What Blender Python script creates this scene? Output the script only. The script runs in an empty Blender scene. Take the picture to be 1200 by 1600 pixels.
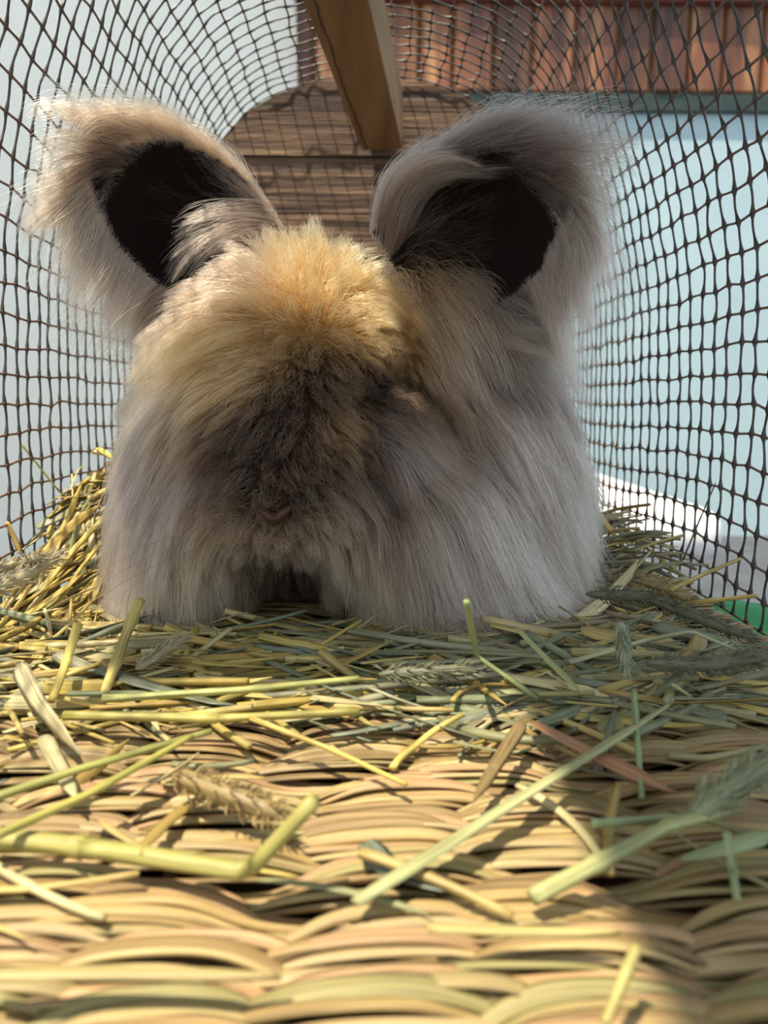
import bpy, bmesh, math, random
import numpy as np
from mathutils import Vector, Matrix
from mathutils.kdtree import KDTree

rng = np.random.default_rng(7)
random.seed(7)
SC = bpy.context.scene
COL = SC.collection

# ------------------------------------------------------------------ camera
F = 1200.0
CAM = np.array((0.0, 0.0, 0.11))
PITCH, YAW = math.radians(8.3), math.radians(-0.95)
cam = bpy.data.cameras.new('camera')
cam.sensor_fit = 'VERTICAL'; cam.sensor_height = 36.0; cam.sensor_width = 27.0
cam.lens = 36.0 * F / 1600.0
cam.clip_start = 0.01; cam.clip_end = 60
cam.dof.use_dof = True; cam.dof.focus_distance = 0.345; cam.dof.aperture_fstop = cam.lens / 2.3
camo = bpy.data.objects.new('camera', cam); COL.objects.link(camo)
camo.location = CAM; camo.rotation_euler = (math.pi / 2 - PITCH, 0, YAW)
SC.camera = camo

# ------------------------------------------------------------------ sky, sun, exposure
w = bpy.data.worlds.new('sky'); SC.world = w; w.use_nodes = True
bg = w.node_tree.nodes['Background']
bg.inputs[0].default_value = (0.80, 0.915, 1.0, 1); bg.inputs[1].default_value = 1.25
SUN_DX, SUN_DY = 0.27, 0.25            # travel per unit of fall
sun = bpy.data.lights.new('sun', 'SUN'); sun.energy = 8.0; sun.angle = 0.02; sun.color = (1.0, 0.89, 0.70)
suno = bpy.data.objects.new('sun', sun); COL.objects.link(suno)
suno.rotation_euler = Vector((SUN_DX, SUN_DY, -1)).to_track_quat('-Z', 'Y').to_euler()
suno.location = (-1, -1, 3)
SC.view_settings.view_transform = 'Standard'; SC.view_settings.look = 'None'
SC.view_settings.gamma = 1; SC.view_settings.exposure = 0.0; SC.view_settings.use_curve_mapping = False

# ------------------------------------------------------------------ helpers: photo pixel -> point of the place
Rm = np.array(Matrix.Rotation(YAW, 3, 'Z') @ Matrix.Rotation(math.pi / 2 - PITCH, 3, 'X'))
RIGHT, UP, FWD = Rm[:, 0], Rm[:, 1], -Rm[:, 2]
def ray(u, v): return FWD + (u - 600) / F * RIGHT + (800 - v) / F * UP
def at_y(u, v, y):
    d = ray(u, v); return CAM + d * (y / d[1])
def at_z(u, v, z):
    d = ray(u, v); return CAM + d * ((z - CAM[2]) / d[2])
def to_px(P):
    q = (P - CAM); f = q @ FWD
    return np.stack((600 + F * (q @ RIGHT) / f, 800 - F * (q @ UP) / f), -1)

def lin(c):
    c = np.asarray(c, float) / 255.0
    return np.where(c <= 0.04045, c / 12.92, ((c + 0.055) / 1.055) ** 2.4)
def lin4(c): return (*[float(x) for x in lin(c)], 1.0)

# ------------------------------------------------------------------ helpers: materials
def new_mat(name):
    m = bpy.data.materials.new(name); m.use_nodes = True
    nt = m.node_tree; b = nt.nodes['Principled BSDF']
    return m, nt, b
def node(nt, typ, **kw):
    n = nt.nodes.new(typ)
    for k, v in kw.items(): setattr(n, k, v)
    return n
def mapping(nt, scale, coord='Object'):
    tc = node(nt, 'ShaderNodeTexCoord'); mp = node(nt, 'ShaderNodeMapping')
    mp.inputs['Scale'].default_value = scale
    nt.links.new(tc.outputs[coord], mp.inputs['Vector']); return mp.outputs['Vector']
def noise(nt, vec, scale, detail=4, rough=0.55):
    n = node(nt, 'ShaderNodeTexNoise'); n.inputs['Scale'].default_value = scale
    n.inputs['Detail'].default_value = detail; n.inputs['Roughness'].default_value = rough
    nt.links.new(vec, n.inputs['Vector']); return n.outputs['Fac']
def ramp(nt, fac, stops):
    r = node(nt, 'ShaderNodeValToRGB'); e = r.color_ramp.elements
    while len(e) < len(stops): e.new(0.5)
    for q, (p, c) in zip(e, stops): q.position = p; q.color = lin4(c)
    nt.links.new(fac, r.inputs['Fac']); return r.outputs['Color']
def bump(nt, b, height, strength, dist):
    n = node(nt, 'ShaderNodeBump'); n.inputs['Strength'].default_value = strength; n.inputs['Distance'].default_value = dist
    nt.links.new(height, n.inputs['Height']); nt.links.new(n.outputs['Normal'], b.inputs['Normal'])
def mul(nt, a, b_, fac=1.0, typ='MULTIPLY'):
    n = node(nt, 'ShaderNodeMix', data_type='RGBA', blend_type=typ); n.inputs['Factor'].default_value = fac
    nt.links.new(a, n.inputs['A'])
    if isinstance(b_, (tuple, list)): n.inputs['B'].default_value = b_
    else: nt.links.new(b_, n.inputs['B'])
    return n.outputs['Result']

def grain_mat(name, stops, scale, nscale, rough=0.7, bstr=0.4, bdist=0.002, per_object=0.25, coord='Object'):
    """Streaky noise stretched along one axis, with a tint that differs from piece to piece."""
    m, nt, b = new_mat(name)
    vec = mapping(nt, scale, coord)
    oi = node(nt, 'ShaderNodeObjectInfo')
    add = node(nt, 'ShaderNodeVectorMath', operation='ADD'); nt.links.new(vec, add.inputs[0])
    sc = node(nt, 'ShaderNodeVectorMath', operation='SCALE'); sc.inputs[0].default_value = (37, 17, 23)
    nt.links.new(oi.outputs['Random'], sc.inputs['Scale']); nt.links.new(sc.outputs[0], add.inputs[1])
    f = noise(nt, add.outputs[0], nscale, 6, 0.6)
    c = ramp(nt, f, stops)
    br = node(nt, 'ShaderNodeMapRange'); br.inputs['To Min'].default_value = 1 - per_object; br.inputs['To Max'].default_value = 1.0
    nt.links.new(oi.outputs['Random'], br.inputs['Value'])
    c = mul(nt, c, br.outputs['Result'])
    nt.links.new(c, b.inputs['Base Color']); b.inputs['Roughness'].default_value = rough
    bump(nt, b, f, bstr, bdist); return m

def blade_mat(name, rough=0.55, trans=0.0):
    """Plant fibre: colour from the blade's own 'col' attribute, fine streaks along its length."""
    m, nt, b = new_mat(name)
    a = node(nt, 'ShaderNodeAttribute', attribute_name='col')
    uv = node(nt, 'ShaderNodeUVMap', uv_map='uv')
    mp = node(nt, 'ShaderNodeMapping'); mp.inputs['Scale'].default_value = (9, 5, 1)
    nt.links.new(uv.outputs[0], mp.inputs['Vector'])
    f = noise(nt, mp.outputs[0], 1.0, 4, 0.6)
    s = ramp(nt, f, [(0.28, (128, 116, 98)), (0.48, (218, 214, 204)), (0.72, (255, 255, 252))])
    c = mul(nt, a.outputs['Color'], s)
    nt.links.new(c, b.inputs['Base Color']); b.inputs['Roughness'].default_value = rough
    bump(nt, b, f, 0.35, 0.0006)
    return m

M = {}
M['stucco'], nt, b = new_mat('stucco')
v = mapping(nt, (1, 1, 1)); f = noise(nt, v, 60, 5); f2 = noise(nt, v, 1.2, 3)
nt.links.new(ramp(nt, f2, [(0.3, (244, 240, 228)), (0.7, (250, 247, 236))]), b.inputs['Base Color'])
b.inputs['Roughness'].default_value = 0.9; bump(nt, b, f, 0.35, 0.004)
M['plinth'], nt, b = new_mat('plinth')
v = mapping(nt, (1, 1, 1)); f = noise(nt, v, 45, 5); f2 = noise(nt, v, 2.0, 3)
nt.links.new(ramp(nt, f2, [(0.3, (160, 182, 190)), (0.7, (176, 196, 202))]), b.inputs['Base Color'])
b.inputs['Roughness'].default_value = 0.85; bump(nt, b, f, 0.25, 0.004)
M['concrete'], nt, b = new_mat('concrete')
v = mapping(nt, (1, 1, 1)); f = noise(nt, v, 9, 6)
nt.links.new(ramp(nt, f, [(0.3, (62, 66, 74)), (0.7, (80, 84, 92))]), b.inputs['Base Color'])
b.inputs['Roughness'].default_value = 0.9; bump(nt, b, f, 0.3, 0.01)
M['cladding'] = grain_mat('cladding', [(0.28, (44, 22, 16)), (0.40, (96, 52, 34)), (0.54, (142, 86, 54)), (0.72, (200, 148, 98))], (9, 9, 1.0), 1.5, 0.45, 0.3, 0.004, 0.6)
M['dark_green'] = grain_mat('dark_green_paint', [(0.3, (26, 44, 44)), (0.7, (44, 64, 60))], (2, 20, 20), 2, 0.6)
M['rail'] = grain_mat('rail_wood', [(0.3, (96, 52, 44)), (0.7, (140, 84, 66))], (2, 20, 20), 2, 0.5)
M['oldboard'] = grain_mat('old_board', [(0.25, (34, 24, 18)), (0.42, (78, 56, 40)), (0.58, (116, 88, 64)), (0.8, (178, 142, 106))], (6, 60, 95), 1.4, 0.75, 0.9, 0.004, 0.25)
M['beam'] = grain_mat('pale_timber', [(0.2, (92, 66, 40)), (0.45, (140, 108, 70)), (0.7, (162, 128, 86)), (0.9, (180, 146, 102))], (45, 5, 45), 1.3, 0.65, 0.4, 0.0015, 0.0)
M['platform'] = grain_mat('platform_wood', [(0.3, (70, 50, 32)), (0.7, (112, 84, 56))], (5, 40, 40), 2, 0.8)
M['shade_lid'] = grain_mat('shade_board_wood', [(0.3, (120, 92, 62)), (0.7, (168, 134, 96))], (4, 40, 40), 2, 0.8)  # for the unseen boards added to cast shade
M['blade'] = blade_mat('rush_blade', 0.6)
M['hay'] = blade_mat('hay_fibre', 0.5)
def plain(name, c, rough=0.5, spec=0.5, nz=0.12):
    m, nt, b = new_mat(name)
    v = mapping(nt, (1, 1, 1)); f = noise(nt, v, 300, 3)
    c = np.array(c, float)
    nt.links.new(ramp(nt, f, [(0.3, c * (1 - nz)), (0.7, np.minimum(c * (1 + nz), 255))]), b.inputs['Base Color'])
    b.inputs['Roughness'].default_value = rough; b.inputs['Specular IOR Level'].default_value = spec
    return m
M['net_dark'] = plain('net_plastic_dark', (62, 56, 52), 0.42, 0.6)
M['net_brown'] = plain('net_plastic_brown', (116, 92, 78), 0.4, 0.6)
M['white_plastic'] = plain('white_plastic', (236, 232, 232), 0.4, 0.5, 0.02)
M['eye'] = plain('eye', (12, 8, 7), 0.4, 0.15)
M['nose'] = plain('nose_skin', (66, 40, 31), 0.5, 0.4)
M['whisker'] = plain('whisker', (120, 105, 95), 0.4, 0.5)
M['green_sack'], nt, b = new_mat('green_sack')
v = mapping(nt, (1, 1, 1)); f = noise(nt, v, 16, 2)
nt.links.new(ramp(nt, f, [(0.0, (20, 176, 92)), (0.60, (24, 186, 100)), (0.63, (226, 240, 230)), (1.0, (240, 246, 240))]), b.inputs['Base Color'])
b.inputs['Roughness'].default_value = 0.4

# ------------------------------------------------------------------ helpers: meshes
def tag(o, label=None, cat=None, group=None, kind=None):
    if label: o['label'] = label
    if cat: o['category'] = cat
    if group: o['group'] = group
    if kind: o['kind'] = kind
    return o
def link(name, me, mat, parent=None):
    o = bpy.data.objects.new(name, me); COL.objects.link(o)
    if mat: me.materials.append(mat)
    o.parent = parent; return o
def empty(name, loc=(0, 0, 0)):
    o = bpy.data.objects.new(name, None); COL.objects.link(o); o.location = loc; return o

class Buf:
    """Collects tubes and blades; build() links them as one mesh object."""
    def __init__(s): s.v = []; s.f = []; s.c = []; s.uv = []; s.n = 0
    def tube(s, pts, a, b=None, sides=6, col=(1, 1, 1), twist=0.0, up=(0, 0, 1), cap=True):
        pts = np.asarray(pts, float); n = len(pts)
        a = np.broadcast_to(np.asarray(a, float), n); b = a if b is None else np.broadcast_to(np.asarray(b, float), n)
        t = np.gradient(pts, axis=0); t /= np.linalg.norm(t, axis=1, keepdims=True) + 1e-12
        upv = np.broadcast_to(np.asarray(up, float), (n, 3))
        side = np.cross(t, upv); ln = np.linalg.norm(side, axis=1, keepdims=True)
        side = np.where(ln > 1e-3, side / (ln + 1e-12), np.array((1.0, 0, 0))); nr = np.cross(side, t)
        tw = np.broadcast_to(np.asarray(twist, float), n)[:, None]
        s2 = side * np.cos(tw) + nr * np.sin(tw); n2 = -side * np.sin(tw) + nr * np.cos(tw)
        ang = np.arange(sides) * 2 * math.pi / sides
        V = pts[:, None] + s2[:, None] * (a[:, None] * np.cos(ang))[..., None] + n2[:, None] * (b[:, None] * np.sin(ang))[..., None]
        s.v.append(V.reshape(-1, 3))
        i = np.arange(n - 1)[:, None] * sides; k = np.arange(sides)[None]; k1 = (k + 1) % sides
        q = np.stack((i + k, i + k1, i + sides + k1, i + sides + k), -1).reshape(-1, 4) + s.n
        s.f.extend(q.tolist())
        if cap:
            s.f.append((np.arange(sides)[::-1] + s.n).tolist()); s.f.append((np.arange(sides) + s.n + (n - 1) * sides).tolist())
        ln = np.concatenate(([0], np.cumsum(np.linalg.norm(np.diff(pts, axis=0), axis=1))))
        uvv = np.stack(np.broadcast_arrays((np.cos(ang) * .5 + .5)[None, :], ln[:, None] * 6 + rng.random() * 50), -1)
        uvv = uvv + np.array((rng.random() * 30, 0)); s.uv.append(uvv.reshape(-1, 2))
        col = np.asarray(col, float)
        s.c.append(np.broadcast_to(col, (n, sides, 3)).reshape(-1, 3) if col.ndim == 1 else np.repeat(col, sides, axis=0))
        s.n += n * sides
    def mesh(s, name, smooth=True):
        me = bpy.data.meshes.new(name)
        V = np.concatenate(s.v); me.from_pydata(V.tolist(), [], s.f)
        C = np.concatenate(s.c); a = me.attributes.new('col', 'FLOAT_COLOR', 'POINT')
        a.data.foreach_set('color', np.concatenate((C, np.ones((len(C), 1))), 1).astype(np.float32).ravel())
        UV = np.concatenate(s.uv); lv = np.empty(len(me.loops), int); me.loops.foreach_get('vertex_index', lv)
        u = me.uv_layers.new(name='uv'); u.data.foreach_set('uv', UV[lv].astype(np.float32).ravel())
        if smooth: me.polygons.foreach_set('use_smooth', np.ones(len(me.polygons), bool))
        me.update(); return me
    def build(s, name, mat, parent=None): return link(name, s.mesh(name), mat, parent)

def box_mesh(name, lo, hi, bev=0.0, seg=2):
    bm = bmesh.new(); bmesh.ops.create_cube(bm, size=1)
    lo, hi = np.array(lo, float), np.array(hi, float)
    for v in bm.verts: v.co = Vector(((lo + hi) / 2 + np.array(v.co) * (hi - lo)).tolist())
    if bev: bmesh.ops.bevel(bm, geom=list(bm.edges), offset=bev, segments=seg, affect='EDGES', profile=0.5)
    me = bpy.data.meshes.new(name); bm.to_mesh(me); bm.free(); return me
def box(name, lo, hi, mat, parent=None, bev=0.0, seg=2): return link(name, box_mesh(name, lo, hi, bev, seg), mat, parent)
def prism(name, poly, y0, y1, mat, parent=None):
    """A polygon in x,z given depth from y0 to y1."""
    n = len(poly); V = [(x, y0, z) for x, z in poly] + [(x, y1, z) for x, z in poly]
    Fs = [tuple(range(n))[::-1], tuple(range(n, 2 * n))] + [(i, (i + 1) % n, n + (i + 1) % n, n + i) for i in range(n)]
    me = bpy.data.meshes.new(name); me.from_pydata(V, [], Fs)
    bm = bmesh.new(); bm.from_mesh(me); bmesh.ops.recalc_face_normals(bm, faces=bm.faces); bm.to_mesh(me); bm.free()
    return link(name, me, mat, parent)
def beam_mesh(name, A, B, wdt, hgt, bev=0.001):
    """A squared timber whose underside runs from A to B."""
    A, B = np.array(A, float), np.array(B, float); L = np.linalg.norm(B - A)
    me = box_mesh(name, (-wdt / 2, 0, 0), (wdt / 2, L, hgt), bev)
    ang = -math.atan2(B[0] - A[0], B[1] - A[1])
    me.transform(Matrix.Translation(A.tolist()) @ Matrix.Rotation(ang, 4, 'Z')); return me

# ------------------------------------------------------------------ the setting outside the run
GZ = -0.43
floor = box('floor', (-4, -3, GZ - 0.1), (5, 6, GZ), M['concrete']); tag(floor, 'grey concrete ground below the raised rabbit run', None, None, 'structure')
DW = 3.0
wl = bpy.data.meshes.new('wall_left')
A_, B_ = np.array((-1.30, -0.4)), np.array((at_y(467, 100, DW)[0], DW)); nrm_ = np.array((-(B_ - A_)[1], (B_ - A_)[0])); nrm_ /= np.linalg.norm(nrm_)
pl = [A_, B_, B_ + nrm_ * 0.2, A_ + nrm_ * 0.2]; zt = 1.72
wl.from_pydata([(p[0], p[1], GZ) for p in pl] + [(p[0], p[1], zt) for p in pl], [], [(0, 1, 2, 3), (7, 6, 5, 4), (0, 4, 5, 1), (1, 5, 6, 2), (2, 6, 7, 3), (3, 7, 4, 0)])
tag(link('wall_left', wl, M['stucco']), 'white rendered house wall behind the netting', None, None, 'structure')
zl = at_y(1000, 176, DW)[2]; zl2 = at_y(1000, 148, DW)[2]; zr = at_y(700, 8, DW)[2]
wb = box('wall_back', (-0.9, DW + 0.012, GZ), (3.2, DW + 0.25, 2.6), M['plinth']); tag(wb, 'pale turquoise rendered wall with brown boards above', None, None, 'structure')
box('cladding_backing', (-0.78, DW + 0.004, zl2), (2.68, DW + 0.0118, zr + 0.002), M['platform'], wb)
pw = 0.142; k = 0; x = -0.75
while x < 2.6:
    wd = pw * random.uniform(0.85, 1.12)
    o = box('cladding_board', (x + 0.006, DW - 0.01 - random.random() * 0.012, zl2 + 0.004), (x + wd - 0.006, DW + 0.032, zr + 0.002), M['cladding'], wb, 0.008, 1)
    x += wd; k += 1
t1 = box('trim_1', (-0.8, DW - 0.012, zl), (2.7, DW + 0.035, zl2), M['dark_green'], None, 0.004); tag(t1, 'dark green ledge under the brown boards', None, None, 'structure')
t2 = box('trim_2', (-0.8, DW - 0.05, zr), (2.7, DW + 0.035, zr + 0.12), M['rail'], None, 0.006); tag(t2, 'reddish brown rail above the boards', None, None, 'structure')

bench = empty('white_bench', (0.67, 2.2, GZ)); tag(bench, 'white rounded bench-like slab standing beyond the netting', 'bench')
def bpart(name, lo, hi, bev): 
    o = box(name, np.array(lo) - np.array((0.67, 2.2, GZ)), np.array(hi) - np.array((0.67, 2.2, GZ)), M['white_plastic'], bench, bev, 4)
    for p in o.data.polygons: p.use_smooth = True
    return o
bpart('slab', (0.50, 1.72, -0.26), (0.82, 2.85, -0.14), 0.05)
bpart('lower_shelf', (0.50, 2.0, -0.42), (0.84, 2.85, -0.36), 0.025)
for xx in (0.58, 0.74):
    for yy in (2.1, 2.7): bpart('leg', (xx - 0.03, yy - 0.03, GZ), (xx + 0.03, yy + 0.03, -0.23), 0.01)

# ------------------------------------------------------------------ the run: platform, end boards, ridge beam, netting
YE = 0.76
PROF = np.array([(.190, -.006), (.191, .06), (.190, .13), (.188, .185), (.183, .212), (.178, .240), (.170, .268), (.160, .295), (.151, .320), (.140, .347), (.113, .376), (.088, .390), (.046, .403), (0, .407)])
def half_width(z): return np.interp(z, PROF[:, 1], PROF[:, 0])
run = empty('rabbit_run', (0, 0.4, GZ)); tag(run, 'netting-covered rabbit run with a brown plank end and ridge beam', 'rabbit run')
def rp(o): o.parent = run; o.matrix_parent_inverse = Matrix.Translation((0, -0.4, -GZ)); return o
rp(box('base_board', (-.2, -.10, -.045), (.2, YE + .02, -.012), M['platform'], None, .002))
for sx in (-1, 1):
    for yy in (-.05, YE - .03): rp(box('leg', (sx * .175 - .02, yy - .02, GZ), (sx * .175 + .02, yy + .02, -.045), M['platform'], None, .002))
zed = [-.012, .052, .118, .17, .232, .284, .335, .375, .4065]
for a, b_ in zip(zed[:-1], zed[1:]):
    zs = np.linspace(a + .0008, b_ - .0008, 9); hw = half_width(zs) - 0.001
    if b_ > .40: zs = np.linspace(a + .0008, b_, 22); hw = np.maximum(half_width(zs) - .001, .002)
    poly = [(h, z) for h, z in zip(hw, zs)] + [(-h, z) for h, z in zip(hw[::-1], zs[::-1])]
    dy = random.uniform(-.002, .002)
    rp(prism('end_plank', poly, YE + dy, YE + .016 + dy, M['oldboard']))
bA, bB = at_y(520, 0, .47), at_y(597, 226, YE - .012)
bA[2] = bB[2] = .338; far = bA + (bA - bB) / np.linalg.norm(bA - bB) * .06
nt = M['beam'].node_tree; b = nt.nodes['Principled BSDF']              # one long drying crack along the timber
cA, cB = at_y(484, 0, .47), at_y(572, 232, .74); pn = np.array((-(cB - cA)[1], (cB - cA)[0], 0)); pn /= np.linalg.norm(pn)
ge = node(nt, 'ShaderNodeNewGeometry'); dt = node(nt, 'ShaderNodeVectorMath', operation='DOT_PRODUCT'); dt.inputs[1].default_value = pn.tolist(); nt.links.new(ge.outputs['Position'], dt.inputs[0])
nz = noise(nt, ge.outputs['Position'], 22, 3); ml = node(nt, 'ShaderNodeMath', operation='MULTIPLY_ADD'); ml.inputs[1].default_value = .007; ml.inputs[2].default_value = -float(pn @ cA) - .0035
nt.links.new(nz, ml.inputs[0]); ad = node(nt, 'ShaderNodeMath', operation='ADD'); nt.links.new(dt.outputs['Value'], ad.inputs[0]); nt.links.new(ml.outputs[0], ad.inputs[1])
ab = node(nt, 'ShaderNodeMath', operation='ABSOLUTE'); nt.links.new(ad.outputs[0], ab.inputs[0])
mr = node(nt, 'ShaderNodeMapRange'); mr.inputs['From Min'].default_value = .0004; mr.inputs['From Max'].default_value = .0016; mr.inputs['To Min'].default_value = .3; nt.links.new(ab.outputs[0], mr.inputs['Value'])
src = b.inputs['Base Color'].links[0].from_socket; nt.links.new(mul(nt, src, mr.outputs['Result']), b.inputs['Base Color'])
rp(link('ridge_beam', beam_mesh('ridge_beam', far, bB, .038, .046), M['beam']))

def arc_points():
    P = np.concatenate((PROF * (1, 1), (PROF[:-1] * (-1, 1))[::-1]))       # right foot -> apex -> left foot
    d = np.concatenate(([0], np.cumsum(np.linalg.norm(np.diff(P, axis=0), axis=1))))
    return P, d
AP, AD = arc_points()
# smoothed arc
ss = np.linspace(0, AD[-1], 400); SM = np.stack((np.interp(ss, AD, AP[:, 0]), np.interp(ss, AD, AP[:, 1])), -1)
for _ in range(14): SM[1:-1] = (SM[:-2] + 2 * SM[1:-1] + SM[2:]) / 4
def arc(s): return np.stack((np.interp(s, ss, SM[:, 0]), np.interp(s, ss, SM[:, 1])), -1)
NR = int(AD[-1] / 0.0153); NH = int((YE - 0.13) / 0.0150)
rs = np.linspace(0.004, AD[-1] - 0.004, NR); hy = np.linspace(0.13, YE - 0.002, NH)
# node grid with slow and quick irregularity
S = rs[None, :] + rng.normal(0, .0006, (NH, NR)); Y = hy[:, None] + rng.normal(0, .0009, (NH, NR))
ph = rng.random(4) * 6
S += .0025 * np.sin(hy[:, None] * 21 + ph[0]) * np.sin(rs[None] * 9 + ph[1]); Y += .003 * np.sin(rs[None] * 13 + hy[:, None] * 5 + ph[2])
S[:, 0] = rs[0]; S[:, -1] = rs[-1]; S[-1] = rs; Y[-1] = hy[-1]
XZ = arc(S); NODE = np.stack((XZ[..., 0], Y, XZ[..., 1]), -1)
bulge = .002 * np.sin(hy[:, None] * 17 + rs[None] * 6); bulge[-3:] = 0
NODE[..., 0] += bulge * np.sign(NODE[..., 0])
net = empty('netting', (0, 0, 0)); rp(net); net['label'] = 'dark brown knotted plastic netting arched over the run'
def dense(nodes, per, wob):
    n = len(nodes); t = np.linspace(0, n - 1, (n - 1) * per + 1); i = np.clip(t.astype(int), 0, n - 2); f = (t - i)[:, None]
    p0 = nodes[np.maximum(i - 1, 0)]; p1 = nodes[i]; p2 = nodes[i + 1]; p3 = nodes[np.minimum(i + 2, n - 1)]
    q = .5 * (2 * p1 + (p2 - p0) * f + (2 * p0 - 5 * p1 + 4 * p2 - p3) * f ** 2 + (3 * p1 - p0 - 3 * p2 + p3) * f ** 3)
    return q, f[:, 0]
for j in range(NR):
    B = Buf(); q, f = dense(NODE[:, j], 3, 0)
    r = .00068 + .0002 * np.maximum(0, 1 - 3 * np.minimum(f, 1 - f))
    B.tube(q, r, sides=5, col=(1, 1, 1)); B.build('lengthwise_strand', M['net_brown'], net)
for i in range(NH):
    B = Buf(); nd = NODE[i].copy(); q, f = dense(nd, 6, 0)
    z_up = q[:, 2]
    # strand wanders between nodes, thickens to a teardrop just above each knot
    k = np.arange(len(q)); wob = rng.normal(0, .0010, NR)[np.minimum(k // 6, NR - 1)] * np.sin(f * math.pi)
    q[:, 1] += wob
    right = q[:, 0] > 0
    g = np.where(right, f, 1 - f)                    # distance above the knot below
    r = .00066 + .0010 * np.exp(-(g / .16) ** 2) + .0005 * np.exp(-((1 - g) / .10) ** 2)
    B.tube(q, r, r * .8, sides=6, up=(0, 1, 0), col=(1, 1, 1)); B.build('hoop_strand', M['net_dark'], net)

# unseen boards added above to shade the right half and the rabbit's face
ZL = .425
def shade_x(xg, zg): return xg - SUN_DX * (ZL - zg)
shade_lid = empty('shade_caster', (0, .1, ZL)); tag(shade_lid, 'unseen boards added over the netting to cast shade', 'shade_lid')
def lp(o): o.parent = shade_lid; o.matrix_parent_inverse = Matrix.Translation((0, -.1, -ZL)); return o
xe = shade_x(.052, .004)
for k in range(5): lp(box('shade_board', (xe + k * .08 + (.001 if k else 0), -.40, ZL), (xe + k * .08 + .079, .485, ZL + .014), M['shade_lid'], None, .001))
lp(box('shade_cross_board', (-.22, .158, ZL + .0145), (.30, .288, ZL + .03), M['shade_lid'], None, .001))

# ------------------------------------------------------------------ green sack under the run's edge
sk = Buf()
bm = bmesh.new(); nx, ny = 24, 24
vs = [[bm.verts.new((.15 + .17 * i / nx, .10 + .345 * j / ny, -.0095 + .004 * math.sin(i * .9) * math.sin(j * .6) * (i / nx))) for j in range(ny + 1)] for i in range(nx + 1)]
for i in range(nx):
    for j in range(ny): bm.faces.new((vs[i][j], vs[i + 1][j], vs[i + 1][j + 1], vs[i][j + 1]))
ex = bmesh.ops.solidify(bm, geom=list(bm.faces), thickness=.002)
me = bpy.data.meshes.new('green_sack'); bm.to_mesh(me); bm.free()
for p in me.polygons: p.use_smooth = True
tag(link('green_sack', me, M['green_sack']), 'green and white plastic sack under the edge of the mat', 'sack')

# ------------------------------------------------------------------ woven rush mat
mat_ = empty('rush_mat', (0, .35, -.012)); tag(mat_, 'woven tan rush mat covering the floor of the run', 'mat')
def mp(o): o.parent = mat_; o.matrix_parent_inverse = Matrix.Translation((0, -.35, .012)); return o
TANS = [(204, 176, 122), (214, 188, 134), (190, 160, 106), (180, 150, 104), (208, 182, 138), (198, 176, 124), (168, 140, 96), (202, 164, 122), (182, 170, 116)]
LW, ROW = .086, .0096
yrow = .072; j = 0
while yrow < .73:
    B = Buf(); nb = 8
    seg = 110 if yrow < .34 else 48
    xs = np.linspace(-.183, .183, seg)
    x0 = (j % 2) * LW / 2 + rng.normal(0, .009); bend = .0012 * np.sin(xs * 17 + rng.random() * 6)
    Lj = LW * (1 + rng.normal(0, .03)); tone = rng.uniform(.9, 1.05)
    for k in range(nb):
        kk = (k - (nb - 1) / 2) / ((nb - 1) / 2)
        phs = x0 + rng.normal(0, .003) + kk * .004; c = np.tanh(1.5 * np.cos(2 * math.pi * (xs - phs) / Lj)) / .905
        open_ = np.clip(.5 + .5 * c, 0, 1)
        yy = yrow + bend + kk * .0084 * (.35 + .65 * open_) + rng.normal(0, .0006) + .0007 * np.sin(2 * math.pi * (xs - phs) / Lj + .6)
        z = -.0042 + .0026 * c + .0022 * (1 - kk * kk) * (.2 + .8 * open_) + rng.normal(0, .0005) + .0004 * np.sin(xs * 90 + rng.random() * 9)
        a = rng.uniform(.0014, .0026) * (.8 + .35 * open_); th = rng.uniform(.0006, .0009)
        cl = lin(TANS[rng.integers(len(TANS))]) * np.array((.96, 1.0, 1.0)) * rng.uniform(.82, 1.08) * tone
        B.tube(np.stack((xs, yy, z), -1), a, th, sides=6, col=cl, twist=rng.normal(0, .22) - .45 * kk * open_ + .2 * np.sin(xs * 30 + rng.random() * 6))
    mp(B.build('weft_strand', M['blade']))
    yrow += ROW * rng.uniform(.9, 1.1); j += 1
for x in np.arange(-.18, .181, LW / 2):
    B = Buf(); ys = np.linspace(.065, .735, 90)
    B.tube(np.stack((x + .0008 * np.sin(ys * 40), ys, -.0085 + .001 * np.sin(ys * 120)), -1), .0024, .0016, sides=6, col=lin((168, 132, 84)))
    mp(B.build('warp_strand', M['blade']))

# ------------------------------------------------------------------ rabbit: body
RS = .925                                         # the whole rabbit, sized about the lens height
def E(u, v, y, r): return (at_y(u, v, y * RS), np.array(r, float) * RS)
ELL = [
    E(455, 590, .448, (.060, .066, .062)),       # skull
    E(475, 505, .450, (.042, .045, .036)),       # crown
    E(440, 680, .405, (.040, .050, .042)),       # bridge
    E(430, 765, .386, (.040, .038, .030)),       # muzzle
    E(350, 745, .425, (.046, .045, .050)),       # cheeks
    E(570, 745, .425, (.050, .045, .050)),
    E(318, 850, .430, (.040, .055, .046)),       # chest sides
    E(662, 850, .430, (.050, .060, .052)),
    E(460, 850, .472, (.080, .050, .055)),       # chest
    E(722, 740, .520, (.060, .110, .080)),       # flank
    E(520, 740, .560, (.110, .120, .085)),       # trunk
    (np.array((.02, .59, .08)), np.array((.100, .095, .076))),
    E(690, 600, .500, (.055, .070, .060)),       # shoulder
    E(395, 640, .480, (.052, .07, .06)),
]
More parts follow.
